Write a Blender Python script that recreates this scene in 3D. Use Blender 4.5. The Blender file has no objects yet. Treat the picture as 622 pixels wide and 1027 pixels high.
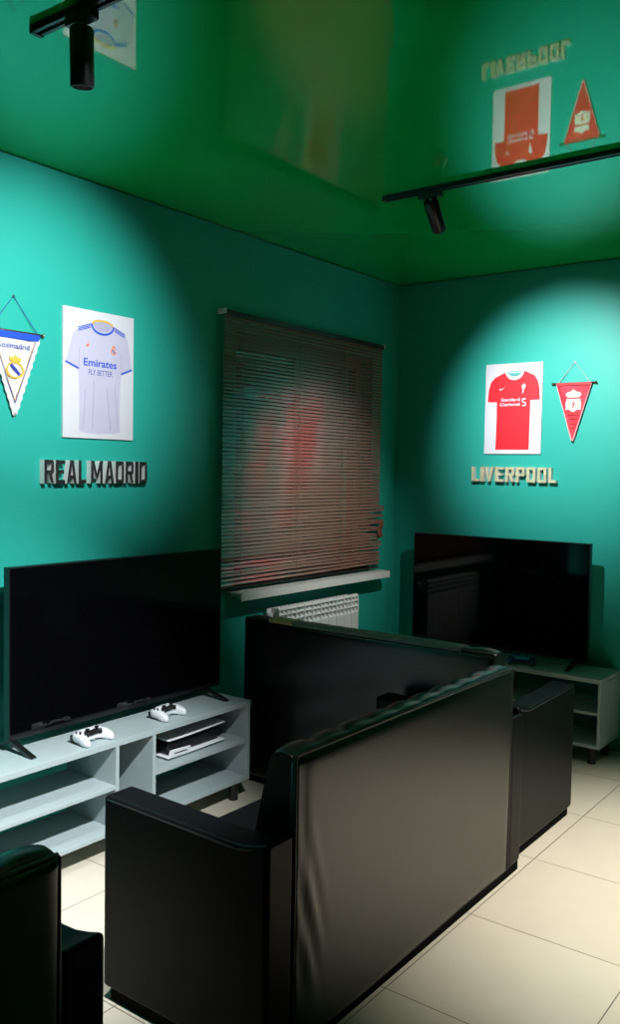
import bpy, bmesh, math, random
from mathutils import Vector, Matrix
random.seed(7)
S = bpy.context.scene
C = S.collection
PI = math.pi
# ------------------------------------------------------------------ camera
H_EYE = 1.657
FPX = 881.35
YAW, PITCH, ROLL = math.radians(36.885), math.radians(-2.787), math.radians(0.9755)
F = Vector((math.cos(YAW)*math.cos(PITCH), math.sin(YAW)*math.cos(PITCH), math.sin(PITCH)))
Rt = Vector((math.sin(YAW), -math.cos(YAW), 0))
Up = Rt.cross(F)
rr = Rt*math.cos(ROLL) + Up*math.sin(ROLL)
uu = -Rt*math.sin(ROLL) + Up*math.cos(ROLL)
cd = bpy.data.cameras.new('camera'); cam = bpy.data.objects.new('camera', cd); C.objects.link(cam)
cd.sensor_fit = 'VERTICAL'; cd.sensor_height = 36.0; cd.lens = FPX/1027*36.0
cd.clip_start = 0.02; cd.clip_end = 60
cam.matrix_world = Matrix(((rr.x, uu.x, -F.x, 0), (rr.y, uu.y, -F.y, 0), (rr.z, uu.z, -F.z, H_EYE), (0, 0, 0, 1)))
S.camera = cam
# ------------------------------------------------------------------ world + exposure
W = bpy.data.worlds.new('night'); S.world = W; W.use_nodes = True
W.node_tree.nodes['Background'].inputs[0].default_value = (0.02, 0.025, 0.04, 1)
W.node_tree.nodes['Background'].inputs[1].default_value = 0.15
S.view_settings.view_transform = 'Standard'; S.view_settings.look = 'None'
S.view_settings.exposure = 0.0; S.view_settings.gamma = 1.0; S.view_settings.use_curve_mapping = False
# lamps on the two ceiling tracks: mouth aim point, watts, cone, blend, colour
COOL = (0.93, 0.97, 1.0); WARM = (1.0, 0.93, 0.80)
LAMPS = [
    # name-note, head top (x,y), aim target, watts, cone deg, blend, colour
    ('left_far',  (1.600, 2.034), (1.80, 2.36, 0.0), 190, 44, 1.0, COOL),
    ('left_wall', (1.610, 1.05), (2.28, 3.22, 2.16), 380, 47, 1.0, COOL),
    ('left_stand', (1.610, 0.65), (2.02, 2.85, 0.45), 800, 46, 1.0, COOL),
    ('right_far', (3.560, 2.000), (5.283, 2.02, 2.00), 275, 58, 1.0, COOL),
    ('right_window_fill', (3.530, 1.00), (4.32, 3.12, 1.35), 165, 42, 1.0, (1.0, 0.96, 0.92)),  # unseen fill lamp, added to brighten the sill, radiator and blind
    ('right_floor', (3.530, 0.45), (3.62, 0.68, 0.0), 560, 66, 1.0, (1.0, 0.96, 0.88)),
]
TW_A, TW_B, TW_H = 3.22, 5.283, 2.934      # left wall plane y, right wall plane x, ceiling height

# ------------------------------------------------------------------ materials
def mat(name, col, rough=0.5, metal=0.0, spec=0.5, ior=1.5, bump=None, coat=0.0, noise=None):
    m = bpy.data.materials.new(name); m.use_nodes = True
    nt = m.node_tree; p = nt.nodes['Principled BSDF']
    p.inputs['Base Color'].default_value = (*col, 1); p.inputs['Roughness'].default_value = rough
    p.inputs['Metallic'].default_value = metal; p.inputs['Specular IOR Level'].default_value = spec
    p.inputs['IOR'].default_value = ior; p.inputs['Coat Weight'].default_value = coat
    tc = None
    if bump or noise:
        tc = nt.nodes.new('ShaderNodeTexCoord')
    if noise:                        # gentle mottling of the thing's own colour
        sc_, amt = noise
        n = nt.nodes.new('ShaderNodeTexNoise'); n.inputs['Scale'].default_value = sc_; n.inputs['Detail'].default_value = 4
        nt.links.new(tc.outputs['Object'], n.inputs['Vector'])
        mx = nt.nodes.new('ShaderNodeMix'); mx.data_type = 'RGBA'
        mx.inputs[6].default_value = tuple(c*(1-amt) for c in col)+(1,)
        mx.inputs[7].default_value = tuple(min(1, c*(1+amt)) for c in col)+(1,)
        nt.links.new(n.outputs['Fac'], mx.inputs[0]); nt.links.new(mx.outputs[2], p.inputs['Base Color'])
    if bump:
        sc_, st, dist = bump
        n = nt.nodes.new('ShaderNodeTexNoise'); n.inputs['Scale'].default_value = sc_; n.inputs['Detail'].default_value = 3
        nt.links.new(tc.outputs['Object'], n.inputs['Vector'])
        b = nt.nodes.new('ShaderNodeBump'); b.inputs['Strength'].default_value = st; b.inputs['Distance'].default_value = dist
        nt.links.new(n.outputs['Fac'], b.inputs['Height']); nt.links.new(b.outputs['Normal'], p.inputs['Normal'])
    return m

M = {}
M['wall'] = mat('teal_wall_paint', (0.020, 0.39, 0.315), 0.5, spec=0.4, bump=(60, 0.04, 0.004), noise=(1.5, 0.03))
M['ceiling'] = mat('green_gloss_ceiling', (0.0, 0.42, 0.06), 0.03, spec=0.5, ior=2.7)
M['ceiling'].node_tree.nodes['Principled BSDF'].inputs['Specular Tint'].default_value = (0.74, 1.0, 0.78, 1)
M['leather'] = mat('black_leather', (0.004, 0.0045, 0.005), 0.32, spec=0.08, bump=(220, 0.12, 0.002), noise=(6, 0.2))
M['leather_panel'] = mat('black_leather_back', (0.006, 0.0056, 0.005), 0.27, spec=0.65, bump=(30, 0.07, 0.004), noise=(4, 0.15))
M['leather_top'] = mat('black_leather_gathered', (0.006, 0.006, 0.007), 0.33, spec=0.5, bump=(220, 0.12, 0.002))
M['piping'] = mat('black_piping', (0.02, 0.02, 0.02), 0.3)
M['plinth'] = mat('black_plinth', (0.0025, 0.0025, 0.0025), 0.8, spec=0.05)
M['grey_board'] = mat('pale_grey_laminate', (0.36, 0.43, 0.44), 0.45, noise=(30, 0.03))
M['black_plastic'] = mat('black_plastic', (0.008, 0.008, 0.009), 0.4)
M['track'] = mat('black_powder_coat', (0.010, 0.010, 0.011), 0.35)
M['steel'] = mat('steel', (0.6, 0.6, 0.6), 0.3, 1.0)
M['screen'] = mat('tv_glass', (0.0015, 0.0015, 0.002), 0.06, spec=0.35)
M['bezel'] = mat('tv_bezel', (0.006, 0.007, 0.007), 0.35)
M['white'] = mat('white_plastic', (0.75, 0.77, 0.80), 0.4)
M['white_pvc'] = mat('white_pvc', (0.86, 0.86, 0.86), 0.35)
M['radiator'] = mat('white_enamel', (0.74, 0.77, 0.78), 0.4)
M['board'] = mat('white_poster_board', (0.66, 0.66, 0.71), 0.5)
M['shirt_white'] = mat('printed_white_shirt', (0.52, 0.50, 0.64), 0.5, noise=(14, 0.07))
M['shirt_grey'] = mat('printed_pale_grey', (0.40, 0.385, 0.52), 0.5)
M['shirt_red'] = mat('printed_red', (0.72, 0.012, 0.025), 0.5)
M['dark_red'] = mat('printed_dark_red', (0.50, 0.006, 0.012), 0.5)
M['blue'] = mat('royal_blue', (0.012, 0.075, 0.55), 0.5)
M['navy'] = mat('navy_print', (0.03, 0.05, 0.32), 0.5)
M['gold'] = mat('gold_print', (0.75, 0.45, 0.05), 0.5)
M['orange'] = mat('orange_print', (0.80, 0.25, 0.12), 0.5)
M['cream'] = mat('cream_print', (0.72, 0.70, 0.60), 0.5)
M['teal_print'] = mat('teal_print', (0.05, 0.35, 0.33), 0.5)
M['white_fabric'] = mat('white_pennant_fabric', (0.66, 0.66, 0.68), 0.8)
M['red_fabric'] = mat('red_pennant_fabric', (0.68, 0.012, 0.035), 0.6)
M['pink_edge'] = mat('pale_pink_edging', (0.75, 0.35, 0.36), 0.7)
M['letter_black'] = mat('charcoal_letter_face', (0.022, 0.024, 0.024), 0.35, noise=(60, 0.6))
M['letter_side'] = mat('white_letter_side', (0.72, 0.72, 0.70), 0.5)
M['letter_gold'] = mat('gold_mirror_face', (0.72, 0.66, 0.42), 0.30, 0.25, noise=(45, 0.45), bump=(40, 0.25, 0.004))
M['slat'] = mat('glossy_brown_slat', (0.25, 0.130, 0.102), 0.06, spec=0.5, ior=1.75, noise=(3, 0.12))
M['slat'].node_tree.nodes['Principled BSDF'].inputs['Specular Tint'].default_value = (1.0, 0.72, 0.72, 1)
M['slat_red'] = mat('reddish_brown_tape', (0.26, 0.075, 0.045), 0.5)
M['headrail'] = mat('dark_brown_rail', (0.03, 0.017, 0.014), 0.3)
M['cord'] = mat('brown_cord', (0.22, 0.13, 0.10), 0.6)
M['cord_light'] = mat('pale_cord', (0.5, 0.5, 0.48), 0.7)
M['wood'] = mat('dark_rod', (0.05, 0.03, 0.02), 0.4)
M['torn'] = mat('torn_tan_backing', (0.66, 0.42, 0.22), 0.9, noise=(45, 0.6))
M['dust'] = mat('worn_grey_leather', (0.17, 0.172, 0.17), 0.6, bump=(70, 0.5, 0.004), noise=(28, 0.5))
M['frame_pvc'] = mat('window_frame_pvc', (0.05, 0.04, 0.035), 0.4)
M['cam_blue'] = mat('dark_blue_shell', (0.03, 0.07, 0.20), 0.4, noise=(60, 0.8))
M['cyan'] = mat('cyan_shell', (0.03, 0.38, 0.62), 0.4)
M['brass'] = mat('pale_metal', (0.5, 0.5, 0.48), 0.3, 1.0)
# night glass
g = bpy.data.materials.new('window_glass'); g.use_nodes = True
gp = g.node_tree.nodes['Principled BSDF']; gp.inputs['Roughness'].default_value = 0.02; gp.inputs['Transmission Weight'].default_value = 1.0
gp.inputs['Base Color'].default_value = (0.9, 0.95, 0.95, 1); gp.inputs['IOR'].default_value = 1.45
M['glass'] = g
# lit lens of a lamp
e = bpy.data.materials.new('lamp_lens'); e.use_nodes = True
ep = e.node_tree.nodes['Principled BSDF']; ep.inputs['Emission Color'].default_value = (1, 0.97, 0.92, 1); ep.inputs['Emission Strength'].default_value = 1.5
M['lens'] = e
# floor tiles: 60 cm polished beige porcelain with thin grout
def floor_mat():
    m = bpy.data.materials.new('beige_floor_tiles'); m.use_nodes = True
    nt = m.node_tree; p = nt.nodes['Principled BSDF']; L = nt.links
    geo = nt.nodes.new('ShaderNodeNewGeometry'); sep = nt.nodes.new('ShaderNodeSeparateXYZ'); L.new(geo.outputs['Position'], sep.inputs[0])
    def mth(op, a, b=None, clampv=False):
        n = nt.nodes.new('ShaderNodeMath'); n.operation = op
        for i, v in enumerate((a, b)):
            if v is None: continue
            if isinstance(v, (int, float)): n.inputs[i].default_value = v
            else: L.new(v, n.inputs[i])
        return n.outputs[0]
    def axis(out, off):
        t = mth('DIVIDE', mth('SUBTRACT', out, off), 0.602)
        fr = mth('FRACT', mth('ADD', t, 50.5))
        d = mth('ABSOLUTE', mth('SUBTRACT', fr, 0.5))
        return mth('LESS_THAN', d, 0.0034), mth('FLOOR', mth('ADD', t, 50.0))
    gx, ix = axis(sep.outputs[0], 2.352); gy, iy = axis(sep.outputs[1], 0.829)
    gr = mth('MAXIMUM', gx, gy)
    cmb = nt.nodes.new('ShaderNodeCombineXYZ'); L.new(ix, cmb.inputs[0]); L.new(iy, cmb.inputs[1])
    wn = nt.nodes.new('ShaderNodeTexWhiteNoise'); L.new(cmb.outputs[0], wn.inputs['Vector'])
    ns = nt.nodes.new('ShaderNodeTexNoise'); ns.inputs['Scale'].default_value = 7; ns.inputs['Detail'].default_value = 6; L.new(geo.outputs['Position'], ns.inputs['Vector'])
    val = mth('ADD', mth('MULTIPLY', wn.outputs['Value'], 0.35), mth('MULTIPLY', ns.outputs['Fac'], 0.65))
    mx = nt.nodes.new('ShaderNodeMix'); mx.data_type = 'RGBA'
    mx.inputs[6].default_value = (0.56, 0.50, 0.40, 1); mx.inputs[7].default_value = (0.66, 0.60, 0.49, 1); L.new(val, mx.inputs[0])
    m2 = nt.nodes.new('ShaderNodeMix'); m2.data_type = 'RGBA'; L.new(gr, m2.inputs[0]); L.new(mx.outputs[2], m2.inputs[6]); m2.inputs[7].default_value = (0.16, 0.13, 0.10, 1)
    L.new(m2.outputs[2], p.inputs['Base Color']); p.inputs['Roughness'].default_value = 0.28; p.inputs['Specular IOR Level'].default_value = 0.4
    return m
M['floor'] = floor_mat()

# ------------------------------------------------------------------ helpers
def BM(): return bmesh.new()
def box(bm, x0, x1, y0, y1, z0, z1):
    vs = [bm.verts.new(p) for p in ((x0,y0,z0),(x1,y0,z0),(x1,y1,z0),(x0,y1,z0),(x0,y0,z1),(x1,y0,z1),(x1,y1,z1),(x0,y1,z1))]
    for f in ((0,3,2,1),(4,5,6,7),(0,1,5,4),(1,2,6,5),(2,3,7,6),(3,0,4,7)): bm.faces.new([vs[i] for i in f])
    return bm
def prism(bm, pts, vec, mi=0):
    """closed polygon pts (3D) extruded along vec"""
    vec = Vector(vec)
    a = [bm.verts.new(p) for p in pts]; b = [bm.verts.new(Vector(p)+vec) for p in pts]
    n = len(pts); fs = [bm.faces.new(a), bm.faces.new(b[::-1])]
    for i in range(n): fs.append(bm.faces.new((a[i], b[i], b[(i+1) % n], a[(i+1) % n])))
    for f in fs: f.material_index = mi
    return bm
def tube(bm, pts, r, n=10, cap=True, closed=False):
    pts = [Vector(p) for p in pts]; rings = []
    rad = r if isinstance(r, (list, tuple)) else [r]*len(pts)
    up = None
    for i, p in enumerate(pts):
        if closed: d = pts[(i+1) % len(pts)] - pts[i-1]
        else: d = pts[min(i+1, len(pts)-1)] - pts[max(i-1, 0)]
        d.normalize()
        if up is None:
            ref = Vector((0,0,1)) if abs(d.z) < 0.9 else Vector((1,0,0))
            a = d.cross(ref).normalized()
        else:
            a = (up - d*up.dot(d)).normalized()
        up = a; b = d.cross(a)
        rings.append([bm.verts.new(p + (a*math.cos(t)+b*math.sin(t))*rad[i]) for t in [2*PI*k/n for k in range(n)]])
    m = len(rings)
    for i in range(m if closed else m-1):
        A, B = rings[i], rings[(i+1) % m]
        for k in range(n): bm.faces.new((A[k], A[(k+1) % n], B[(k+1) % n], B[k]))
    if cap and not closed:
        bm.faces.new(rings[0][::-1]); bm.faces.new(rings[-1])
    return bm
def grid(bm, fn, nu, nv, mi=0):
    vs = [[bm.verts.new(fn(i/nu, j/nv)) for j in range(nv+1)] for i in range(nu+1)]
    for i in range(nu):
        for j in range(nv):
            f = bm.faces.new((vs[i][j], vs[i+1][j], vs[i+1][j+1], vs[i][j+1])); f.material_index = mi
    return vs
def obj(name, bm, mats, parent=None, smooth=False, bevel=None, subsurf=0, angle=None, label=None):
    """one mesh object; with a parent the vertices are already in the parent's own frame"""
    bmesh.ops.recalc_face_normals(bm, faces=bm.faces[:])
    me = bpy.data.meshes.new(name); bm.to_mesh(me); bm.free()
    o = bpy.data.objects.new(name, me); C.objects.link(o)
    for m in (mats if isinstance(mats, (list, tuple)) else [mats]): me.materials.append(m)
    if parent is not None: o.parent = parent
    if bevel:
        b = o.modifiers.new('bevel', 'BEVEL'); b.width = bevel[0]; b.segments = bevel[1]; b.limit_method = 'ANGLE'; b.angle_limit = math.radians(angle or 35)
        smooth = True; b.harden_normals = True
    if subsurf:
        s = o.modifiers.new('subsurf', 'SUBSURF'); s.levels = subsurf; s.render_levels = subsurf; smooth = True
    if smooth:
        for p in me.polygons: p.use_smooth = True
    if label: o['label'] = label
    return o
def thing(name, label, cat, loc=(0,0,0), rz=0, group=None):
    o = bpy.data.objects.new(name, None); C.objects.link(o); o.empty_display_size = 0.05
    o.location = loc; o.rotation_euler = (0, 0, rz); o['label'] = label; o['category'] = cat
    if group: o['group'] = group
    return o
def struct(name, bm, m, parent=None, **k):
    o = obj(name, bm, m, parent, **k)
    if parent is None: o['kind'] = 'structure'
    return o
def dup(root, loc, rz, label, group=None):
    r = root.copy(); C.objects.link(r); r.location = loc; r.rotation_euler = (0, 0, rz); r['label'] = label
    if group: r['group'] = group
    for ch in list(root.children):
        c = ch.copy(); C.objects.link(c); c.parent = r
        for gch in list(ch.children):
            d = gch.copy(); C.objects.link(d); d.parent = c
    return r
def text_bm(s, height, width=None, bold=0.0, depth=0.0, shear=0.0):
    """letters as a mesh in XY (x right, y up), bottom left at the origin, scaled to height and width"""
    cu = bpy.data.curves.new('lettering', 'FONT'); cu.body = s; cu.size = 1; cu.offset = bold; cu.extrude = 0.0; cu.shear = shear
    cu.resolution_u = 3
    to = bpy.data.objects.new('lettering', cu); C.objects.link(to)
    dg = bpy.context.evaluated_depsgraph_get(); dg.update()
    me = bpy.data.meshes.new_from_object(to.evaluated_get(dg))
    bpy.data.objects.remove(to); bpy.data.curves.remove(cu)
    bm = BM(); bm.from_mesh(me); bpy.data.meshes.remove(me)
    bmesh.ops.remove_doubles(bm, verts=bm.verts[:], dist=1e-5)
    xs = [v.co.x for v in bm.verts]; ys = [v.co.y for v in bm.verts]
    x0, x1, y0, y1 = min(xs), max(xs), min(ys), max(ys)
    sy = height/(y1-y0); sx = (width/(x1-x0)) if width else sy
    for v in bm.verts: v.co = ((v.co.x-x0)*sx, (v.co.y-y0)*sy, 0)
    for fc in bm.faces: fc.smooth = False
    if depth:
        bmesh.ops.recalc_face_normals(bm, faces=bm.faces[:])
        res = bmesh.ops.extrude_face_region(bm, geom=bm.faces[:])
        for v in [q for q in res['geom'] if isinstance(q, bmesh.types.BMVert)]: v.co.z += depth
    return bm
class Wallframe:
    """u to the right, d downward, n out of the wall; origin in the parent's frame"""
    def __init__(s, O, U, N): s.O = Vector(O); s.U = Vector(U); s.N = Vector(N); s.D = Vector((0,0,-1))
    def p(s, u, d, n=0): return s.O + s.U*u + s.D*d + s.N*n
    def xf(s, bm, u, d, n=0):       # bm drawn in XY, moved to the wall with its bottom left at (u, d)
        mt = Matrix.Identity(4); 
        for i in range(3):
            mt[i][0] = s.U[i]; mt[i][1] = -s.D[i]; mt[i][2] = s.N[i]; mt[i][3] = s.p(u, d, n)[i]
        bm.transform(mt); return bm

# ------------------------------------------------------------------ the room
XN, YB = -2.4, -3.0
struct('floor', box(BM(), XN-0.15, TW_B+0.15, YB-0.15, TW_A+0.25, -0.12, 0.0), M['floor'])
struct('ceiling', box(BM(), XN-0.15, TW_B+0.15, YB-0.15, TW_A+0.25, TW_H, TW_H+0.12), M['ceiling'])
wx0, wx1, wz0, wz1 = 3.60, 4.96, 0.985, 2.40
b = BM()
box(b, XN, wx0, TW_A, TW_A+0.25, 0, TW_H); box(b, wx1, TW_B+0.15, TW_A, TW_A+0.25, 0, TW_H)
box(b, wx0, wx1, TW_A, TW_A+0.25, 0, wz0); box(b, wx0, wx1, TW_A, TW_A+0.25, wz1, TW_H)
struct('wall_left', b, M['wall'])
struct('wall_right', box(BM(), TW_B, TW_B+0.15, YB, TW_A, 0, TW_H), M['wall'])
struct('wall_back', box(BM(), XN, TW_B, YB-0.15, YB, 0, TW_H), M['wall'])
struct('wall_near', box(BM(), XN-0.15, XN, YB, TW_A, 0, TW_H), M['wall'])
b = BM(); box(b, XN, TW_B-0.004, TW_A-0.006, TW_A, TW_H-0.005, TW_H)
M['trim'] = mat('dark_green_trim', (0.0, 0.10, 0.04), 0.4)
struct('trim_left', b, M['trim'])
b = BM(); box(b, TW_B-0.006, TW_B, YB, TW_A-0.006, TW_H-0.005, TW_H)
struct('trim_right', b, M['trim'])
# window behind the blind
win = bpy.data.objects.new('window_1', None); C.objects.link(win); win['kind'] = 'structure'; win.location = (0, 0, 0)
b = BM(); y0, y1 = TW_A+0.09, TW_A+0.15
box(b, wx0, wx0+0.07, y0, y1, wz0, wz1); box(b, wx1-0.07, wx1, y0, y1, wz0, wz1)
box(b, wx0+0.07, wx1-0.07, y0, y1, wz0, wz0+0.07); box(b, wx0+0.07, wx1-0.07, y0, y1, wz1-0.07, wz1)
xm = (wx0+wx1)/2; box(b, xm-0.05, xm+0.05, y0, y1, wz0+0.07, wz1-0.07)
obj('window_frame', b, M['frame_pvc'], win)
for x0, x1 in ((wx0+0.07, xm-0.05), (xm+0.05, wx1-0.07)):
    obj('pane', box(BM(), x0, x1, y0+0.025, y0+0.033, wz0+0.07, wz1-0.07), M['glass'], win)

# ------------------------------------------------------------------ sofas
def make_sofa(label):
    t = thing('sofa', label, 'sofa')
    HB, HO = 0.715, 0.835
    rnd = random.Random(3)
    # outer back panel, with slack folds near its left edge
    def fold(x, z):
        y = 0.004*math.sin(x*3.1+z*2.0) - 0.004
        l = x+HB
        env = math.exp(-((l-0.07)/0.05)**2)*math.exp(-((z-0.38)/0.22)**2)
        y += -0.006*env*math.sin((z*0.8+l*2.6)*38)
        env2 = math.exp(-((l-0.03)/0.02)**2)
        y += 0.006*env2
        e = min(l, HB-x, z-0.03, 0.868-z)
        y += 0.008*math.exp(-e/0.012)
        return y
    b = BM()
    vs = grid(b, lambda u, v: Vector((-HB+2*HB*u, fold(-HB+2*HB*u, 0.035+0.825*v), 0.035+0.825*v)), 90, 46)
    nu, nv = 90, 46
    edge = [vs[i][0] for i in range(nu+1)] + [vs[nu][j] for j in range(1, nv+1)] + [vs[i][nv] for i in range(nu-1, -1, -1)] + [vs[0][j] for j in range(nv-1, 0, -1)]
    bk = [b.verts.new((v.co.x, 0.02, v.co.z)) for v in edge]
    n = len(edge)
    for i in range(n): b.faces.new((edge[i], edge[(i+1) % n], bk[(i+1) % n], bk[i]))
    b.faces.new(bk)
    obj('back_panel', b, M['leather_panel'], t, smooth=True)
    b = BM()
    tube(b, [(-HB+0.002, 0.002, 0.04), (-HB+0.002, 0.002, 0.45), (-HB+0.002, 0.004, 0.862), (-HB+0.01, 0.004, 0.870), (0, 0.004, 0.870), (HB-0.006, 0.004, 0.870), (HB-0.002, 0.003, 0.862), (HB-0.002, 0.002, 0.45), (HB-0.002, 0.002, 0.04)], 0.0045, 8)
    obj('piping', b, M['piping'], t, smooth=True)
    # backrest: rounded top gathered into channels, leaning front
    prof = [(0.02,0.06),(0.02,0.84),(0.012,0.860),(0.016,0.870),(0.032,0.877),(0.055,0.880),(0.078,0.876),(0.092,0.862),(0.102,0.83),(0.122,0.74),(0.146,0.62),(0.168,0.48),(0.176,0.40),(0.176,0.06)]
    def bp(u, k):
        x = -HB+2*HB*u; y, z = prof[k]
        ph = (x+HB)/(2*HB)*10
        d = abs(ph-round(ph))*(2*HB/10)
        s = math.exp(-(d/0.016)**2) if 0.3 < ph < 9.7 else 0
        pw = {5:0.3, 6:0.8, 7:1.0, 8:0.9, 9:0.6, 10:0.4}.get(k, 0)
        y -= 0.008*s*pw; z -= 0.006*s*pw
        if 4 <= k <= 8: z += 0.0022*math.cos(2*PI*ph+PI)
        en = min(u, 1-u)*2*HB
        if 2 <= k <= 9 and en < 0.02: z -= 0.006*(1-en/0.02)
        return Vector((x, y, z))
    b = BM(); nu = 180
    vs = [[b.verts.new(bp(i/nu, k)) for k in range(len(prof))] for i in range(nu+1)]
    for i in range(nu):
        for k in range(len(prof)-1): b.faces.new((vs[i][k], vs[i+1][k], vs[i+1][k+1], vs[i][k+1]))
        b.faces.new((vs[i][-1], vs[i+1][-1], vs[i+1][0], vs[i][0]))
    b.faces.new(vs[0]); b.faces.new(vs[-1][::-1])
    br = obj('backrest', b, M['leather_top'], t, smooth=True)
    for p in br.data.polygons:
        if len(p.vertices) > 4: p.use_smooth = False
    # seat
    obj('seat_base', box(BM(), -HB, HB, 0.178, 0.625, 0.04, 0.25), M['leather'], t, bevel=(0.012, 3))
    for s in (-1, 1):
        b = box(BM(), 0.003 if s > 0 else -HB+0.002, HB-0.002 if s > 0 else -0.003, 0.178, 0.645, 0.252, 0.43)
        obj('seat_cushion', b, M['leather'], t, bevel=(0.035, 5))
    # arms
    def arm_top(y):
        return 0.632 + 0.010*(y/0.66) + 0.030*max(0, (0.12-y)/0.12)**1.5
    for s in (-1, 1):
        b = BM(); ys = [0.66*k/14 for k in range(15)]
        pts = [(s*HB, y, arm_top(y)) for y in ys]
        pts = [(s*(HB+0.002), 0.0, 0.035)] + [(s*(HB+0.002), y, z) for _, y, z in pts] + [(s*(HB+0.002), 0.66, 0.035)]
        prism(b, pts, (s*(HO-HB-0.002), 0, 0))
        a = obj('armrest', b, M['leather'], t, bevel=(0.016, 4), angle=40)
        b = BM(); tube(b, [(s*(HO-0.003), 0.02+0.62*k/14, arm_top(0.02+0.62*k/14)-0.012) for k in range(15)], 0.0035, 6)
        obj('piping', b, M['piping'], a, smooth=True)
    obj('plinth', box(BM(), -HO+0.01, HO-0.01, 0.006, 0.63, 0.0, 0.040), M['plinth'], t)
    return t
sofa = make_sofa('black leather sofa in the middle, its brownish lit back panel turned to the viewer')
sofa.location = (2.595, 1.442, 0)
sofa_corner = dup(sofa, (3.495, 2.325, 0), -PI/2, 'black leather sofa facing the television by the right wall, tan worn patch on its back')
for ch in list(sofa_corner.children):            # the photo shows no arm at this sofa's window end
    if ch.name.startswith('armrest') and sum(v.co.x for v in ch.data.vertices) < 0:
        for g_ in list(ch.children): bpy.data.objects.remove(g_)
        bpy.data.objects.remove(ch)
    elif ch.name.startswith('plinth'):
        me = ch.data.copy(); ch.data = me
        for v in me.vertices:
            if v.co.x < 0: v.co.x = -0.70
sofa_left = dup(sofa, (0.385, 1.442, 0), 0, 'black leather sofa at the lower left edge, cut off by the frame')
# wear along the top of the corner sofa's back
b = BM()
def strip_on_top(x0, x1, nseg, lift, r):
    prof = [(-0.002,0.858),(0.000,0.874),(0.032,0.877),(0.055,0.880),(0.078,0.876),(0.092,0.862)]
    b = BM(); rows = []
    for i in range(nseg+1):
        x = x0+(x1-x0)*i/nseg
        j = (r.random()-0.5)*0.010
        rows.append([b.verts.new((x + (r.random()-0.5)*(0.018 if i in (0, nseg) else 0.002), y-(0.004 if k < 2 else 0) , z+lift+(r.random()-0.5)*0.0015)) for k, (y, z) in enumerate(prof)])
    for i in range(nseg):
        for k in range(len(prof)-1): b.faces.new((rows[i][k], rows[i+1][k], rows[i+1][k+1], rows[i][k+1]))
    return b
r = random.Random(5)
obj('worn_strip', strip_on_top(-0.46, 0.55, 60, 0.003, r), M['dust'], sofa_corner, smooth=True, label='grey worn leather along the top')
obj('torn_patch', strip_on_top(-0.545, -0.40, 14, 0.005, r), M['torn'], sofa_corner, smooth=True, label='tan torn leather')

# ------------------------------------------------------------------ TV stands
def make_stand(label):
    t = thing('tv_stand', label, 'tv stand')
    W2, D, T = 0.75, 0.33, 0.018
    g_ = M['grey_board']; bv = (0.0015, 1)
    obj('top_panel', box(BM(), -W2, W2, 0, D, 0.474, 0.500), g_, t, bevel=bv)
    obj('bottom_panel', box(BM(), -W2, W2, 0.002, D, 0.100, 0.120), g_, t, bevel=bv)
    for s in (-1, 1):
        x = s*W2; obj('side_panel', box(BM(), min(x, x-s*T), max(x, x-s*T), 0.002, D, 0.1205, 0.4735), g_, t, bevel=bv)
    for x in (-0.105, 0.105):
        obj('divider', box(BM(), x-T/2, x+T/2, 0.002, D, 0.1205, 0.4735), g_, t, bevel=bv)
    for x0, x1 in ((-W2+T+0.0005, -0.1145), (0.1145, W2-T-0.0005)):
        obj('shelf', box(BM(), x0, x1, 0.002, D, 0.290, 0.308), g_, t, bevel=bv)
    for x in (-W2+0.06, W2-0.06):
        for y in (0.055, D-0.055):
            b = BM(); tube(b, [(x, y, 0.0), (x, y, 0.012), (x, y, 0.014), (x, y, 0.0995)], [0.024, 0.024, 0.022, 0.028], 20)
            obj('foot', b, M['black_plastic'], t, smooth=False, bevel=(0.002, 2))
    return t
stand = make_stand('pale grey open-shelf TV stand along the left wall, two white controllers on top')
stand.location = (2.555, 2.83, 0)
stand2 = dup(stand, (4.90, 2.36, 0), -PI/2, 'pale grey open-shelf TV stand by the right wall, partly behind a sofa')

# ------------------------------------------------------------------ televisions
def make_tv(label, w, feet):
    t = thing('television', label, 'television')
    h = w/2
    z0, z1 = 0.048, 0.746
    obj('screen', box(BM(), -h+0.006, h-0.006, -0.001, 0.004, z0+0.016, z1-0.006), M['screen'], t)
    b = BM(); box(b, -h, -h+0.006, -0.003, 0.03, z0, z1); box(b, h-0.006, h, -0.003, 0.03, z0, z1)
    box(b, -h+0.006, h-0.006, -0.003, 0.03, z1-0.006, z1); box(b, -h+0.006, h-0.006, -0.003, 0.03, z0, z0+0.016)
    obj('bezel', b, M['bezel'], t)
    b = box(BM(), -h+0.01, h-0.01, 0.0305, 0.042, z0+0.005, z1-0.005); box(b, -h+0.15, h-0.15, 0.0425, 0.075, z0+0.02, z0+0.40)
    obj('back_housing', b, M['black_plastic'], t, bevel=(0.004, 2))
    for x in feet:
        b = BM()
        prism(b, [(x-0.012, 0.010, z0-0.0005), (x-0.012, 0.030, z0-0.0005), (x-0.012, 0.145, 0.007), (x-0.012, 0.145, 0.0005), (x-0.012, 0.125, 0.0005), (x-0.012, 0.020, 0.034), (x-0.012, -0.112, 0.0005), (x-0.012, -0.134, 0.0005), (x-0.012, -0.134, 0.007)], (0.024, 0, 0))
        obj('foot', b, M['bezel'], t, bevel=(0.002, 2))
    return t
tv = make_tv('large black flat television on the stand along the left wall', 1.235, (-0.592, 0.535)); tv.location = (2.672, 3.03, 0.5005)
tv2 = make_tv('large black flat television on the stand by the right wall', 1.19, (-0.54, 0.52)); tv2.location = (5.11, 2.362, 0.5005); tv2.rotation_euler = (0, 0, -PI/2)

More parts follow.
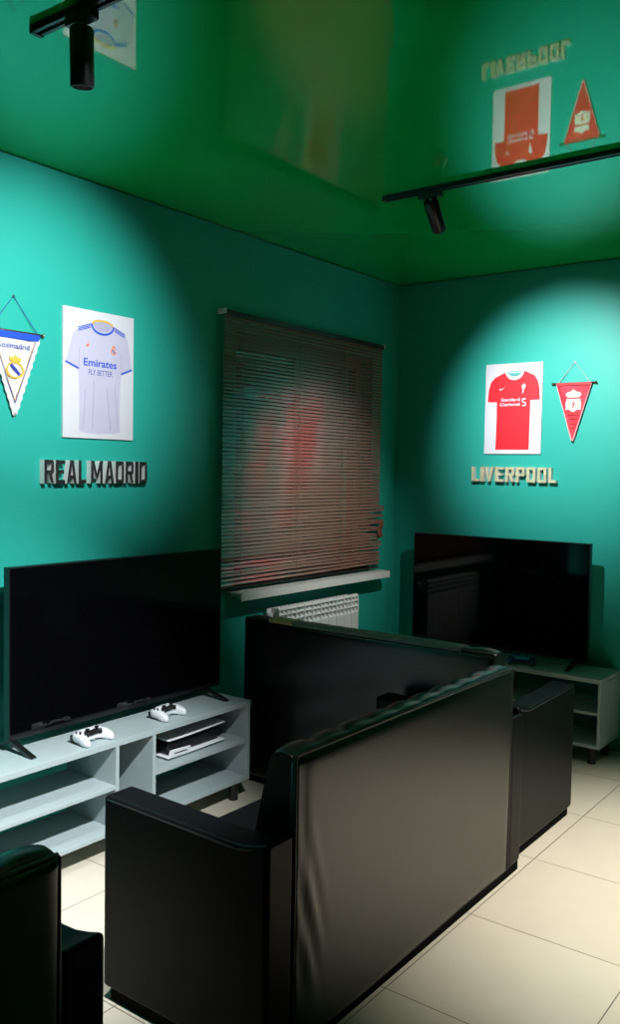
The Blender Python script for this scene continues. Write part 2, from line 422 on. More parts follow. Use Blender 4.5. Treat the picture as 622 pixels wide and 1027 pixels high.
# ------------------------------------------------------------------ game controllers
def smooth_outline(pts, n=4):
    out = []
    m = len(pts)
    for i in range(m):
        p0, p1, p2, p3 = [Vector(pts[(i+k-1) % m]) for k in range(4)]
        for s in range(n):
            t = s/n
            out.append(0.5*((2*p1)+(-p0+p2)*t+(2*p0-5*p1+4*p2-p3)*t*t+(-p0+3*p1-3*p2+p3)*t**3))
    return out
def make_controller(label, shell, inner, pad):
    t = thing('game_controller', label, 'game controller')
    half = [(0.0,0.045),(0.030,0.047),(0.058,0.047),(0.070,0.036),(0.078,0.010),(0.082,-0.025),(0.079,-0.052),(0.068,-0.062),(0.056,-0.052),(0.045,-0.022),(0.030,-0.012)]
    pts = half + [(0.0,-0.012)] + [(-x, y) for x, y in half[:0:-1]]
    ol = smooth_outline([Vector((x, y, 0)) for x, y in pts], 4)
    # shell: stacked contours of the outline, grips drooping toward the user
    b = BM(); levels = [(0.010, 0.80), (0.016, 0.93), (0.026, 1.0), (0.036, 0.97), (0.043, 0.88), (0.046, 0.70)]
    rows = []
    for z, k in levels:
        row = []
        for p in ol:
            drop = max(0, -p.y-0.005)*0.28
            cx = math.copysign(0.062, p.x) if p.y < -0.012 else p.x*0.5
            cy = -0.02 if p.y < -0.012 else 0.014
            q = Vector((cx + (p.x-cx)*k, cy + (p.y-cy)*k, max(0.002, z-drop)))
            row.append(b.verts.new(q))
        rows.append(row)
    n = len(ol)
    for a, c in zip(rows, rows[1:]):
        for i in range(n): b.faces.new((a[i], a[(i+1) % n], c[(i+1) % n], c[i]))
    b.faces.new(rows[0][::-1]); b.faces.new(rows[-1])
    obj('shell', b, shell, t, smooth=True)
    b = BM(); tr = [(0.034,0.006),(0.050,-0.014),(0.040,-0.026),(0.028,-0.017),(-0.028,-0.017),(-0.040,-0.026),(-0.050,-0.014),(-0.034,0.006)]
    prism(b, [(x, y, 0.030) for x, y in tr], (0, 0, 0.0185)); obj('front_trim', b, inner, t, bevel=(0.003, 2))
    b = BM(); prism(b, [(-0.030,0.038,0.040),(0.030,0.038,0.040),(0.025,0.010,0.040),(-0.025,0.010,0.040)], (0,0,0.0085)); obj('touchpad', b, pad, t, bevel=(0.003, 2))
    for s in (-1, 1):
        b = BM(); tube(b, [(s*0.026,-0.006,0.046),(s*0.026,-0.006,0.054),(s*0.026,-0.006,0.0545),(s*0.026,-0.006,0.060)], [0.005,0.005,0.010,0.0095], 16); obj('thumbstick', b, M['black_plastic'], t, bevel=(0.001, 2))
        b = BM(); box(b, s*0.055-0.013, s*0.055+0.013, 0.040, 0.056, 0.012, 0.034); obj('trigger', b, M['black_plastic'], t, bevel=(0.005, 3))
        for dx, dy in ((0.0,0.011),(0.0,-0.011),(0.011,0.0),(-0.011,0.0)):
            b = BM(); tube(b, [(s*0.053+dx, 0.020+dy, 0.040), (s*0.053+dx, 0.020+dy, 0.0478)], 0.0042, 10); obj('button', b, inner if s < 0 else pad, t)
    return t
ctl = make_controller('white game controller nearer the left edge, on the left TV stand', M['white'], M['black_plastic'], M['white'])
ctl.location = (2.367, 2.905, 0.5005); ctl.rotation_euler = (0, 0, math.radians(6))
dup(ctl, (2.824, 2.93, 0.5005), math.radians(9), 'white game controller nearer the window, on the left TV stand')
c2 = make_controller('dark blue and cyan game controller on the stand by the right wall', M['cam_blue'], M['cyan'], M['cyan'])
c2.location = (5.0, 2.125, 0.5005); c2.rotation_euler = (0, 0, math.radians(-80))

# ------------------------------------------------------------------ console on the right shelf of the left stand
t = thing('game_console', 'white and black game console lying on the upper shelf of the left stand', 'game console', (2.985, 2.995, 0.3085))
obj('body', box(BM(), -0.17, 0.17, -0.085, 0.115, 0.016, 0.078), M['black_plastic'], t, bevel=(0.008, 3))
def shell(z0, flip, nm):
    b = BM()
    def f(u, v):
        x = -0.19+0.38*u; y = -0.112+0.235*v
        e = abs(2*u-1)
        z = z0 + flip*(0.010*(2*u-1)**2*1.0 + 0.016*math.sin((u-0.15)*PI)*0.5)
        return Vector((x, y, z))
    vs = grid(b, f, 24, 8)
    o = obj(nm, b, M['white'], t, smooth=True)
    s = o.modifiers.new('solid', 'SOLIDIFY'); s.thickness = 0.006; s.offset = 0
    return o
shell(0.0095, 0.45, 'lower_shell'); shell(0.088, 1.0, 'upper_shell')
b = BM(); prism(b, [(-0.19,-0.114,0.010),(-0.07,-0.114,0.012),(-0.045,-0.114,0.040),(-0.175,-0.114,0.046)], (0, 0.012, 0)); obj('disc_drive_cover', b, M['white'], t, bevel=(0.003, 2))
b = BM(); box(b, -0.155, -0.075, -0.1155, -0.1125, 0.026, 0.031); obj('disc_slot', b, M['black_plastic'], t)

# ------------------------------------------------------------------ window sill, blind, radiator
b = BM()
# hollow PVC sill: outer skin and inner webs swept along X (end left open)
sx0, sx1, sy0, sy1, szt, szb = 3.53, 5.04, 3.10, TW_A, 0.984, 0.946
box(b, sx0, sx1, sy0+0.004, sy1, szt-0.004, szt); box(b, sx0, sx1, sy0, sy0+0.004, szb-0.004, szt)
box(b, sx0, sx1, sy0+0.03, sy1, szb+0.016, szb+0.019); box(b, sx0, sx1, sy0+0.004, sy0+0.03, szb+0.010, szb+0.013)
for k in range(5): 
    y = sy0+0.030+k*0.021; box(b, sx0, sx1, y, y+0.002, szb+0.019, szt-0.004)
sill = struct('window_sill', b, M['white_pvc'])
sill['label'] = 'white hollow plastic window sill below the brown blind'; del sill['kind']; sill['category'] = 'window sill'
BLX0, BLX1, BLZ1, BLZ0, BLY = 3.450, 5.015, 2.490, 1.000, 3.178
blind = thing('window_blind', 'closed brown glossy venetian blind hanging over the window', 'blind', ((BLX0+BLX1)/2, BLY, BLZ0))
L0 = Vector(((BLX0+BLX1)/2, BLY, BLZ0))
b = BM(); hw = (BLX1-BLX0)/2
box(b, -hw, hw, -0.014, 0.014, BLZ1-BLZ0-0.026, BLZ1-BLZ0); obj('headrail', b, M['headrail'], blind, bevel=(0.003, 2))
for s in (-1, 1):
    obj('bracket', box(BM(), s*(hw+0.001)-0.006, s*(hw+0.001)+0.006, -0.018, 0.041, BLZ1-BLZ0-0.022, BLZ1-BLZ0+0.006), M['white_pvc'], blind, bevel=(0.002, 2))
b = BM(); NS = 70; pitch = (BLZ1-BLZ0-0.050)/NS; rg = random.Random(11)
for i in range(NS):
    z = BLZ1-BLZ0-0.036 - i*pitch
    low = i/NS
    x0, x1 = -hw+0.002, hw-0.004
    dz0 = rg.gauss(0, 0.0003); dz1 = rg.gauss(0, 0.0003); tilt = math.radians(83 + rg.gauss(0, 0.5)); sh = 0
    kink = 0.0
    if 51 <= i <= 62:
        sh = [0.055, 0.062, 0.05, 0.03, 0.045, 0.060, 0.035, 0.040, -0.005, 0.03, 0.02, 0.028][i-51]; kink = [0.006,0.010,-0.012,0.009,-0.006,0.012,-0.015,0.008,-0.02,0.012,0.004,-0.004][i-51]
        tilt -= math.radians(6)
    if i > 62: tilt = math.radians(62 + rg.gauss(0, 6)); dz0 += rg.gauss(0, 0.003); sh = 0.012+rg.gauss(0, 0.008)
    if i == 65: kink = -0.01
    w = 0.0162; nx = 26
    def f(u, v):
        x = x0 + (x1+sh-x0)*u
        s = (v-0.5)*w
        bow = 0.0005*(1-(2*v-1)**2)
        dy = -s*math.cos(tilt) - bow*math.sin(tilt)
        dzz = -s*math.sin(tilt) + bow*math.cos(tilt)
        kk = kink*max(0, (u-0.86)/0.14)**1.5
        sag = 0.0012*math.sin(u*PI*3+i)
        return Vector((x, dy, z + dzz + dz0*(1-u)+dz1*u + kk + sag*low))
    grid(b, f, nx, 4)
obj('slats', b, M['slat'], blind, smooth=True)
b = BM(); box(b, -hw+0.004, hw-0.006, -0.012, 0.012, 0.004, 0.012); obj('bottom_rail', b, M['headrail'], blind, bevel=(0.002, 2))
for fr, yy in ((0.09, -0.0165), (0.41, -0.0165), (0.70, -0.0165)):
    x = -hw+2*hw*fr; b = BM(); tube(b, [(x, yy, BLZ1-BLZ0-0.03), (x+0.001, yy, 0.7), (x, yy, 0.008)], 0.0016, 6); obj('cord', b, M['cord'], blind)
b = BM(); x = hw-0.06
grid(b, lambda u, v: Vector((hw-0.035+0.05*u+0.01*math.sin(v*7), -0.017-0.002*math.sin(v*9), 0.315-0.105*v)), 4, 8)
o = obj('tape_piece', b, M['slat_red'], blind, smooth=True, label='reddish brown tape at the bent right slat ends')
sm = o.modifiers.new('solid', 'SOLIDIFY'); sm.thickness = 0.001
# radiator
RX0, RY0, RZT, RZB, RP = 3.85, 3.095, 0.868, 0.30, 0.081
rad = thing('radiator', 'white sectional radiator on the wall below the window sill', 'radiator', (RX0+5*RP, TW_A, 0))
def section_bm(cx):
    b = BM(); yf = RY0-TW_A; yb = -0.030; hw_ = RP/2-0.002; R = 0
    box(b, cx-hw_, cx+hw_, yf, yf+0.003, RZB, RZT-0.115)                 # flat front plate
    box(b, cx-0.0025, cx+0.0025, yf+0.003, yb, RZB+0.01, RZT-0.012)      # web
    for s in (-1, 1):                                                    # side ribs of the upper grille
        box(b, cx+s*hw_-0.002, cx+s*hw_+0.002, yf, yf+0.022, RZT-0.115, RZT-0.012)
    for k, zz in enumerate((RZT-0.115, RZT-0.078, RZT-0.043)):           # slanting louvres
        prism(b, [(cx-hw_, yf, zz), (cx-hw_, yf+0.003, zz+0.004), (cx-hw_, yf+0.035, zz+0.026), (cx-hw_, yf+0.035, zz+0.022)], (2*hw_, 0, 0))
    prism(b, [(cx-hw_, yf-0.002, RZT-0.014), (cx-hw_, yf+0.012, RZT), (cx-hw_, yf+0.022, RZT), (cx-hw_, yf+0.014, RZT-0.010)], (2*hw_, 0, 0))   # top lip
    box(b, cx-hw_, cx+hw_, yf+0.028, yf+0.034, RZB+0.02, RZT-0.015)      # middle fin
    box(b, cx-hw_, cx+hw_, yb-0.004, yb, RZB, RZT-0.012)                 # rear plate
    return b
for k in range(10):
    obj('section', section_bm((k-4.5)*RP), M['radiator'], rad)
for zz in (RZB+0.04, RZT-0.05):
    obj('collector_pipe', tube(BM(), [(-5*RP-0.02, -0.062, zz), (5*RP+0.02, -0.062, zz)], 0.018, 12), M['radiator'], rad, smooth=True)
    for x in (-0.245, 0.245): obj('wall_hook', box(BM(), x-0.005, x+0.005, -0.06, -0.0005, zz-0.01, zz+0.01), M['steel'], rad)
b = BM(); tube(b, [(-5*RP-0.02, -0.062, RZB+0.04), (-5*RP-0.06, -0.062, RZB+0.04), (-5*RP-0.07, -0.062, RZB+0.02), (-5*RP-0.07, -0.062, 0.001)], 0.011, 12); obj('supply_pipe', b, M['white_pvc'], rad, smooth=True)

# ------------------------------------------------------------------ posters
def poster_thing(label, O, U, N, w, h):
    t = thing('jersey_poster', label, 'poster', O)
    wf = Wallframe((0,0,0), U, N)
    b = BM(); prism(b, [wf.p(0,0,0.001), wf.p(w,0,0.001), wf.p(w,h,0.001), wf.p(0,h,0.001)], Vector(N)*0.010); obj('board', b, M['board'], t)
    return t, wf
EPS = 0.011
def flat(wf, polys, w, h, lift, t, name, m, label=None, th=0.0004):
    b = BM()
    for poly in polys:
        f_ = prism(b, [wf.p(u*w, v*h, lift) for u, v in poly], wf.N*th)
    return obj(name, b, m, t, label=label)
def arc(cx, cy, rx, ry, a0, a1, n=14):
    return [(cx+rx*math.cos(math.radians(a0+(a1-a0)*k/n)), cy+ry*math.sin(math.radians(a0+(a1-a0)*k/n))) for k in range(n+1)]
def band(outer, inner): return outer + inner[::-1]
def quadstrip(a, b_, wd):   # thin stroke between two uv points (poster units), width in uv of u
    (x0, y0), (x1, y1) = a, b_; d = math.hypot(x1-x0, y1-y0); nx, ny = -(y1-y0)/d*wd/2, (x1-x0)/d*wd/2
    return [(x0+nx, y0+ny), (x1+nx, y1+ny), (x1-nx, y1-ny), (x0-nx, y0-ny)]
def label_text(wf, s, w, h, u0, v1, uw, vh, lift, t, m, name='sponsor_lettering', bold=0.02):
    bm = text_bm(s, vh*h, uw*w, bold); wf.xf(bm, u0*w, v1*h, lift)
    return obj(name, bm, m, t)
# --- white shirt
w1, h1 = 0.405, 0.577
t1, wf = poster_thing('white poster of a white football shirt with blue trim on the left wall', (2.451, TW_A, 2.357), (1,0,0), (0,-1,0), w1, h1)
cx = 0.54
coll_out = arc(cx, 0.105, 0.155, 0.070, 180, 0, 14)           # neckline, going under
sh = [(0.385,0.100),(0.19,0.150),(0.13,0.20),(0.075,0.32),(0.026,0.425),(0.204,0.468),(0.215,0.60),(0.22,0.80),(0.215,0.945),(0.30,0.958),(0.50,0.962),(0.70,0.955),(0.80,0.940),(0.79,0.80),(0.80,0.60),(0.815,0.475),(0.975,0.430),(0.945,0.32),(0.915,0.21),(0.874,0.150),(0.695,0.100)] + [(x, y) for x, y in arc(cx, 0.10, 0.155, 0.068, 0, 180, 12)][1:-1]
flat(wf, [sh], w1, h1, EPS, t1, 'shirt_print', M['shirt_white'])
L2 = EPS+0.0006
flat(wf, [[(cx-0.155,0.10)]+arc(cx,0.100,0.155,0.04,180,360,12)[1:-1]+[(cx+0.155,0.10)]+arc(cx,0.10,0.155,0.02,0,180,12)[1:-1]], w1, h1, EPS-0.0002, t1, 'neck_lining', M['gold'], th=0.0004)
flat(wf, [[(cx-0.135,0.102)]+arc(cx,0.102,0.135,0.026,180,360,12)[1:-1]+[(cx+0.135,0.102)]+arc(cx,0.102,0.135,0.055,0,180,12)[1:-1]], w1, h1, EPS+0.0003, t1, 'inner_collar', M['shirt_grey'])
flat(wf, [band(arc(cx,0.10,0.170,0.082,180,0,16), arc(cx,0.10,0.145,0.064,180,0,16))], w1, h1, L2, t1, 'collar', M['blue'])
st = []
for k in range(3):
    dv = 0.013*k
    st.append([(0.365,0.102+dv),(0.200,0.142+dv),(0.200,0.149+dv),(0.368,0.110+dv)])
    st.append([(0.715,0.102+dv),(0.865,0.142+dv),(0.865,0.149+dv),(0.712,0.110+dv)])
for q in st: flat(wf, [q], w1, h1, L2, t1, 'shoulder_stripe', M['blue'])
for q in ([(0.030,0.412),(0.205,0.455),(0.204,0.470),(0.024,0.427)], [(0.973,0.416),(0.815,0.462),(0.815,0.478),(0.978,0.431)]): flat(wf, [q], w1, h1, L2, t1, 'cuff', M['blue'])
for q in [quadstrip((0.215,0.30),(0.212,0.47),0.008), quadstrip((0.805,0.30),(0.812,0.47),0.008), quadstrip((0.42,0.55),(0.40,0.93),0.010), quadstrip((0.60,0.60),(0.66,0.93),0.010), quadstrip((0.30,0.62),(0.27,0.93),0.008), quadstrip((0.72,0.55),(0.76,0.90),0.008)]: flat(wf, [q], w1, h1, L2, t1, 'fold_line', M['shirt_grey'])
label_text(wf, 'Emirates', w1, h1, 0.275, 0.435, 0.47, 0.060, L2, t1, M['blue'])
label_text(wf, 'FLY BETTER', w1, h1, 0.345, 0.502, 0.34, 0.044, L2, t1, M['navy'], bold=0.0)
flat(wf, [[(0.30,0.285),(0.325,0.262),(0.35,0.262),(0.345,0.285)], [(0.33,0.252),(0.342,0.240),(0.352,0.255)]], w1, h1, L2, t1, 'maker_mark', M['orange'])
flat(wf, [band(arc(0.700,0.295,0.042,0.028,0,340,20), arc(0.700,0.295,0.028,0.018,0,340,20)), [(0.675,0.266),(0.685,0.246),(0.70,0.256),(0.715,0.246),(0.725,0.266)]], w1, h1, L2, t1, 'crest', M['orange'])
flat(wf, [quadstrip((0.678,0.282),(0.722,0.310),0.012)], w1, h1, L2+0.0002, t1, 'crest_band', M['navy'])
# --- red shirt
w2, h2 = 0.385, 0.575
t2, wg = poster_thing('white poster of a red football shirt on the right wall', (TW_B, 2.545, 2.352), (0,-1,0), (-1,0,0), w2, h2)
cx = 0.515
sh = [(0.36,0.095),(0.17,0.150),(0.10,0.20),(0.06,0.28),(0.045,0.42),(0.21,0.425),(0.212,0.60),(0.205,0.955),(0.795,0.955),(0.80,0.60),(0.80,0.412),(0.965,0.41),(0.95,0.28),(0.92,0.20),(0.86,0.140),(0.675,0.085)] + arc(cx, 0.10, 0.150, 0.085, -8, 188, 12)[1:-1]
flat(wg, [sh], w2, h2, EPS, t2, 'shirt_print', M['shirt_red'])
flat(wg, [band(arc(cx,0.085,0.165,0.100,175,5,16), arc(cx,0.085,0.125,0.068,175,5,16))], w2, h2, L2, t2, 'collar', M['board'])
flat(wg, [band(arc(cx,0.080,0.122,0.066,172,8,14), arc(cx,0.075,0.112,0.046,172,8,14)), quadstrip((cx-0.06,0.112),(cx+0.06,0.112),0.012), quadstrip((cx-0.085,0.093),(cx+0.085,0.093),0.010)], w2, h2, EPS+0.0003, t2, 'inner_collar', M['teal_print'])
for q in [quadstrip((0.215,0.28),(0.212,0.42),0.006), quadstrip((0.79,0.27),(0.80,0.41),0.006), quadstrip((0.25,0.70),(0.24,0.93),0.006), quadstrip((0.74,0.72),(0.75,0.93),0.006)]: flat(wg, [q], w2, h2, L2, t2, 'fold_line', M['dark_red'])
flat(wg, [[(0.255,0.270),(0.275,0.283),(0.305,0.275),(0.350,0.255),(0.300,0.288),(0.268,0.297),(0.252,0.287)]], w2, h2, L2, t2, 'maker_mark', M['board'])
bird = [(0.655,0.335),(0.662,0.300),(0.650,0.275),(0.640,0.240),(0.660,0.252),(0.668,0.235),(0.690,0.225),(0.700,0.240),(0.690,0.255),(0.715,0.240),(0.708,0.265),(0.690,0.285),(0.680,0.305),(0.672,0.335)]
flat(wg, [bird], w2, h2, L2, t2, 'crest', M['board'])
label_text(wg, 'Standard', w2, h2, 0.285, 0.418, 0.33, 0.036, L2, t2, M['board'])
label_text(wg, 'Chartered', w2, h2, 0.265, 0.470, 0.35, 0.036, L2, t2, M['board'])
flat(wg, [band(arc(0.690,0.412,0.038,0.026,60,330,14), arc(0.690,0.412,0.020,0.012,60,330,14)), band(arc(0.690,0.452,0.038,0.026,-120,150,14), arc(0.690,0.452,0.020,0.012,-120,150,14))], w2, h2, L2, t2, 'sponsor_mark', M['board'])

# ------------------------------------------------------------------ pennants
def pennant(label, O, U, N, half, rodh, apex, tip, kind):
    """O: middle of the rod on the wall; tip, apex measured from the rod"""
    t = thing('pennant', label, 'pennant', O); f = Wallframe((0,0,0), U, N)
    G = 0.014; fab = M['white_fabric'] if kind == 'w' else M['red_fabric']
    b = BM(); tube(b, [f.p(-rodh,0,G), f.p(rodh,0,G)], 0.0055, 12); rod = obj('rod', b, M['wood'], t, smooth=True)
    for s in (-1, 1):
        b = BM(); tube(b, [f.p(s*rodh,0,G), f.p(s*(rodh+0.006),0,G), f.p(s*(rodh+0.010),0,G)], [0.008, 0.009, 0.004], 12); obj('end_cap', b, M['brass'] if kind == 'w' else M['wood'], rod, smooth=True)
    b = BM(); tube(b, [f.p(-half*0.9,-0.004,G), f.p(0,-apex,0.006), f.p(half*0.9,-0.004,G)], 0.0018, 6); obj('cord', b, M['cord_light'] if kind == 'r' else M['navy'], t)
    b = BM(); tube(b, [f.p(0,-apex,0.0002), f.p(0,-apex,0.010)], 0.005, 10); obj('hook', b, M['brass'], t)
    # flag with a soft wave
    b = BM(); nu, nv = 12, 24
    def P(u, v, lift=0.0, k=1.0):
        hw = half*k*(1-v)+0.006*(v if k == 1.0 else 0)
        x = (2*u-1)*hw
        return f.p(x, 0.004 + tip*v, G-0.002+0.003*math.sin(v*9)*math.sin(u*PI*1.5+0.5)+lift)
    vs = grid(b, lambda u, v: P(u, v), nu, nv)
    o = obj('flag', b, fab, t, smooth=True); s = o.modifiers.new('solid', 'SOLIDIFY'); s.thickness = 0.002; s.offset = 0
    def on(u, v, lift): return f.p(u*half, tip*v, G+0.0035+lift)
    def patch(polys, nm, m, lift=0.0, lab=None):
        b = BM()
        for poly in polys: prism(b, [on(u, v, lift) for u, v in poly], f.N*0.0005)
        return obj(nm, b, m, t, label=lab)
    if kind == 'w':
        patch([[(-1,0.0),(1,0.0),(0.915,0.085),(-0.915,0.085)]], 'top_band', M['blue'], 0.001)
        # ragged fringe along both edges
        fr = []; rg = random.Random(2)
        for s in (-1, 1):
            e = []
            for k in range(20):
                v = 0.06+0.94*k/19; e.append((s*(1.03*(1-v)+0.05*v+0.05*(k % 2)), v))
            fr.append(e + [(s*0.86*(1-v), v*0.97) for _, v in e[::-1]])
        patch(fr, 'fringe', M['white_fabric'])
        ln = []
        for s in (-1, 1): ln.append([(s*0.80,0.09),(s*0.825,0.09),(s*0.0+s*0.012,0.86),(0.0,0.84)])
        patch(ln, 'inner_border', M['navy'], 0.0008)
        patch([[(s*0.76,0.09),(s*0.785,0.09),(0.0,0.835),(0.0,0.815)] for s in (-1, 1)], 'gold_border', M['gold'], 0.0008)
        bm = text_bm('Realmadrid', 0.024, 1.22*half, 0.0); f.xf(bm, -0.66*half, tip*0.205, G+0.0045); obj('lettering', bm, M['navy'], t)
        patch([band(arc(0,0.46,0.34,0.105,0,359.5,28), arc(0,0.46,0.27,0.083,0,359.5,28))], 'crest', M['gold'], 0.001)
        patch([[(-0.20,0.41),(-0.12,0.385),(0.22,0.50),(0.15,0.53)]], 'crest_band', M['navy'], 0.001)
        patch([[(-0.20,0.355),(-0.24,0.30),(-0.12,0.315),(0,0.275),(0.12,0.315),(0.24,0.30),(0.20,0.355)]], 'crown', M['gold'], 0.001)
    else:
        ed = []
        for s in (-1, 1): ed.append([(s*1.0,0.0),(s*1.03,0.0),(s*0.05,1.01),(s*0.0,0.99)])
        patch(ed, 'edging', M['pink_edge'], 0.0005)
        patch([[(-0.98,-0.012),(0.98,-0.012),(0.965,0.035),(-0.965,0.035)]], 'sleeve', M['dark_red'], 0.004)
        sc_ = []
        sc_.append([(-0.40,0.42),(-0.44,0.36),(-0.38,0.30),(-0.38,0.27),(0.40,0.27),(0.40,0.30),(0.46,0.36),(0.42,0.42),(0.44,0.46),(0.25,0.455),(0,0.50),(-0.25,0.455),(-0.44,0.46)])
        sc_.append([(-0.34,0.245),(-0.46,0.19),(-0.34,0.155),(-0.15,0.145),(0.0,0.105),(0.15,0.145),(0.34,0.155),(0.46,0.19),(0.34,0.245)])
        patch(sc_, 'crest', M['cream'], 0.001)
        patch([[(-0.05,0.43),(-0.02,0.38),(-0.09,0.33),(0.0,0.345),(0.06,0.315),(0.12,0.33),(0.06,0.37),(0.03,0.43)], [(-0.30,0.262),(0.32,0.262),(0.32,0.254),(-0.30,0.254)]], 'crest_bird', M['shirt_red'], 0.0018)
        patch([[(-0.28,0.33),(-0.24,0.33),(-0.23,0.42),(-0.29,0.42)],[(0.26,0.33),(0.30,0.33),(0.31,0.42),(0.25,0.42)]], 'crest_flames', M['gold'], 0.0018)
        patch([quadstrip((-0.30,0.53),(0.32,0.53),0.04), quadstrip((-0.22,0.60),(0.24,0.60),0.03), quadstrip((-0.16,0.70),(0.18,0.70),0.03), quadstrip((-0.10,0.77),(0.10,0.77),0.02)], 'lettering_lines', M['dark_red'], 0.001)
    return t
pennant('white triangular pennant with a blue top band on the left wall', (2.203, TW_A, 2.208), (1,0,0), (0,-1,0), 0.125, 0.138, 0.147, 0.345, 'w')
pennant('red triangular pennant with a cream crest on the right wall', (TW_B, 1.958, 2.208), (0,-1,0), (-1,0,0), 0.109, 0.130, 0.130, 0.352, 'r')

# ------------------------------------------------------------------ wall lettering
GT, GU = 0.30, 0.17
def glyph(c):
    t, u = GT, GU
    R = lambda x0, y0, x1, y1: [(x0,y0),(x1,y0),(x1,y1),(x0,y1)]
    mir = lambda P: [(1-x, y) for x, y in P][::-1]
    bowl_top = [[(0,1-u),(1-t,1-u),(1,0.90),(0.90,1),(0,1)]]
    if c == 'I': return [R(0,0,1,1)]
    if c == 'L': return [R(0,0,t+0.06,1), R(0,0,1,u)]
    if c == 'E': return [R(0,0,t+0.03,1), R(0,0,1,u), R(0,1-u,1,1), R(0,0.5-u/2,0.88,0.5+u/2)]
    if c == 'P': return [R(0,0,t,1)] + bowl_top + [[(1-t,1-u),(1-t,0.40),(0.88,0.40),(1,0.50),(1,0.90)], R(0,0.40,0.88,0.40+u)]
    if c == 'R': return glyph('P') + [[(0.42,0.42),(0.74,0.46),(1.0,0),(0.70,0)]]
    if c == 'D': return [R(0,0,t,1)] + bowl_top + [[(0,0),(0.90,0),(1,0.10),(1-t,u),(0,u)], [(1-t,u),(1,0.10),(1,0.90),(1-t,1-u)]]
    if c == 'O': return [[(0.10,0),(0.90,0),(1,0.10),(1-t,u),(t,u),(0,0.10)], [(0,0.90),(t,1-u),(1-t,1-u),(1,0.90),(0.90,1),(0.10,1)], [(0,0.10),(t,u),(t,1-u),(0,0.90)], [(1-t,u),(1,0.10),(1,0.90),(1-t,1-u)]]
    if c == 'A': L_ = [(0,0),(t-0.02,0),(0.58,1),(0.32,1)]; return [L_, mir(L_), R(0.20,0.20,0.80,0.20+u*0.9)]
    if c == 'V': L_ = [(0,1),(0.36,0),(0.60,0),(t,1)]; return [L_, mir(L_)]
    if c == 'M': L_ = [(0,1),(0.26,1),(0.60,0.22),(0.42,0.22)]; return [R(0,0,0.22,1), R(0.78,0,1,1), L_, mir(L_)]
def letter_bm(c, height, width, depth):
    b = BM()
    for i, poly in enumerate(glyph(c)):          # strokes overlap, so each is a hair smaller and deeper than the one before
        k = 1-0.012*i
        prism(b, [((0.5+(x-0.5)*k)*width, (0.5+(y-0.5)*k)*height, 0) for x, y in poly], (0, 0, depth+0.0005*i))
    return b
def sign(label, s, O, U, N, width, height, depth, face, side):
    t = thing('wall_sign', label, 'sign', O); f = Wallframe((0,0,0), U, N)
    wd = {'I': 0.45, 'M': 1.35, ' ': 0.30, 'L': 0.86, 'A': 1.08}
    tot = sum(wd.get(c, 1.0) for c in s); x = 0
    for c in s:
        w = wd.get(c, 1.0)/tot*width
        if c != ' ':
            bm = letter_bm(c, height, w*0.84, depth)
            for fc in bm.faces:
                fc.material_index = 0
            bm.normal_update()
            for fc in bm.faces:
                if abs(fc.normal.z) < 0.5: fc.material_index = 1
            f.xf(bm, x, 0, 0.0005)
            obj('letter', bm, [face, side], t)
        x += w
    return t
sign('black raised letters reading REAL MADRID with white sides on the left wall', 'REAL MADRID', (2.338, TW_A, 1.575), (1,0,0), (0,-1,0), 0.600, 0.104, 0.032, M['letter_black'], M['letter_side'])
sign('gold raised letters reading LIVERPOOL on the right wall', 'LIVERPOOL', (TW_B, 2.62, 1.597), (0,-1,0), (-1,0,0), 0.585, 0.096, 0.032, M['letter_gold'], M['letter_side'])

# ------------------------------------------------------------------ ceiling tracks and their lamps
def track(label, x, y0, y1):
    t = thing('ceiling_track', label, 'lighting track', (x, y1, TW_H))
    b = BM(); w = 0.018; L = y1-y0
    box(b, -w, -0.007, -L, 0, -0.022, -0.0005); box(b, 0.007, w, -L, 0, -0.022, -0.0005); box(b, -0.007, 0.007, -L, 0, -0.008, -0.0005)
    obj('rail', b, M['track'], t)
    b = BM()
    for s in (-1, 1): box(b, s*0.0068-0.0008, s*0.0068+0.0008, -L+0.02, -0.06, -0.016, -0.013)
    obj('conductor', b, M['steel'], t)
    obj('end_cap', box(BM(), -0.020, 0.020, -0.004, 0.012, -0.025, -0.0005), M['track'], t, bevel=(0.002, 2))
    return t
track('black ceiling lighting track at the upper left corner', 1.612, -1.5, 2.235)
track('black ceiling lighting track crossing the ceiling at right', 3.530, -1.5, 2.235)
LBL = {'right_window_fill': 'added black cylinder fill spotlight on the right track, aimed at the window sill, outside the picture',
       'left_stand': 'black cylinder spotlight on the left track, aimed at the left TV stand, outside the picture',
       'left_far': 'black cylinder spotlight hanging from the track at the upper left',
       'left_wall': 'black cylinder spotlight on the left track, aimed at the left wall, outside the picture',
       'right_far': 'black cylinder spotlight hanging from the far end of the right track',
       'right_floor': 'black cylinder spotlight on the right track, aimed at the floor, outside the picture'}
HEAD = {'left_far': Vector((0.020, 0.020, -0.185)), 'right_far': Vector((0.15, 0.02, -0.135))}
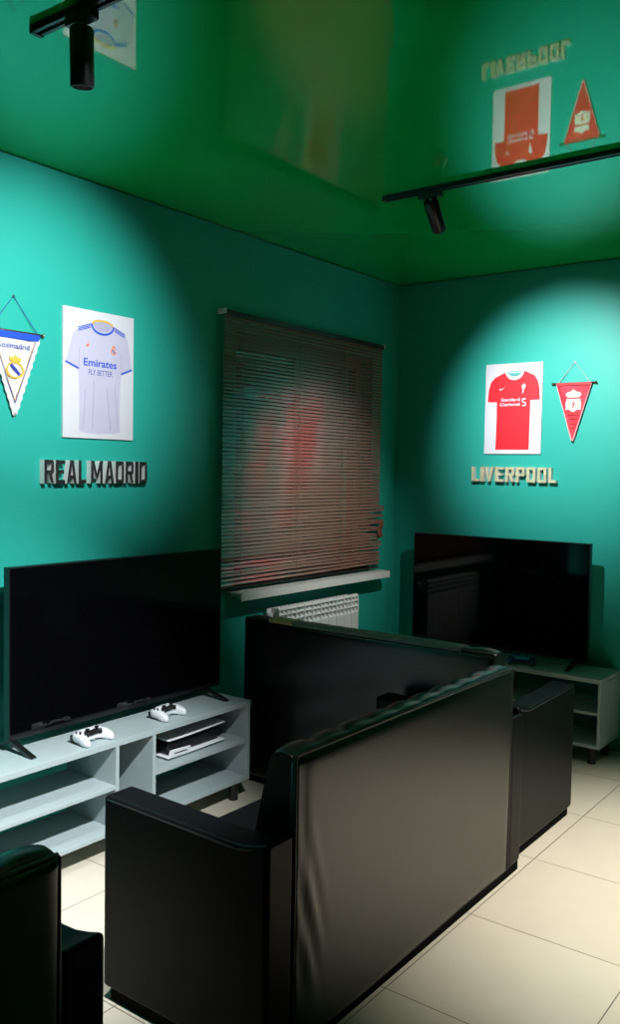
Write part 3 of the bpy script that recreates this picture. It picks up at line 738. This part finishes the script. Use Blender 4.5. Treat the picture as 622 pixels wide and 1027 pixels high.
def frame_to(d):
    d = d.normalized(); return d.to_track_quat('-Z', 'Y').to_matrix().to_4x4()
for key, (x, y), aim, watts, cone, blend, col in LAMPS:
    x = 1.612 if 'left' in key else 3.530
    t = thing('track_spotlight', LBL[key], 'spotlight', (x, y, TW_H-0.022), 0, 'spotlights on the ceiling tracks')
    obj('adapter', box(BM(), -0.017, 0.017, -0.055, 0.055, -0.026, -0.0005), M['track'], t, bevel=(0.003, 2))
    b = BM(); tube(b, [(0,0,-0.0255), (0,0,-0.037)], 0.006, 10); obj('joint', b, M['steel'], t)
    top = Vector((0, 0, -0.036)); base = Vector((x, y, TW_H-0.022)) + top
    d = HEAD.get(key, Vector(aim)-base).normalized()
    mt = Matrix.Translation(top) @ frame_to(d)
    b = BM(); prof = [(0.002,0.0),(0.029,0.0),(0.0335,-0.006),(0.0335,-0.153),(0.031,-0.157),(0.028,-0.157),(0.026,-0.140),(0.002,-0.138)]
    n = 32; rings = [[b.verts.new((r_*math.cos(2*PI*k/n), r_*math.sin(2*PI*k/n), z_)) for k in range(n)] for r_, z_ in prof]
    for A, B_ in zip(rings, rings[1:]):
        for k in range(n): b.faces.new((A[k], A[(k+1) % n], B_[(k+1) % n], B_[k]))
    b.faces.new(rings[0]); b.faces.new(rings[-1])
    b.transform(mt); obj('housing', b, M['track'], t, smooth=True).modifiers.new('edge', 'EDGE_SPLIT').split_angle = math.radians(40)
    b = BM(); rg2 = [b.verts.new((0.024*math.cos(2*PI*k/24), 0.024*math.sin(2*PI*k/24), -0.1395)) for k in range(24)]; b.faces.new(rg2)
    b.transform(mt); obj('lens', b, M['lens'], t)
    ld = bpy.data.lights.new(key, 'SPOT'); ld.energy = watts; ld.spot_size = math.radians(cone); ld.spot_blend = blend; ld.color = col; ld.shadow_soft_size = 0.022
    lo = bpy.data.objects.new('spot_light', ld); C.objects.link(lo)
    pos = base + d*0.170; lo.location = pos
    lo.rotation_euler = (Vector(aim)-pos).to_track_quat('-Z', 'Y').to_euler()
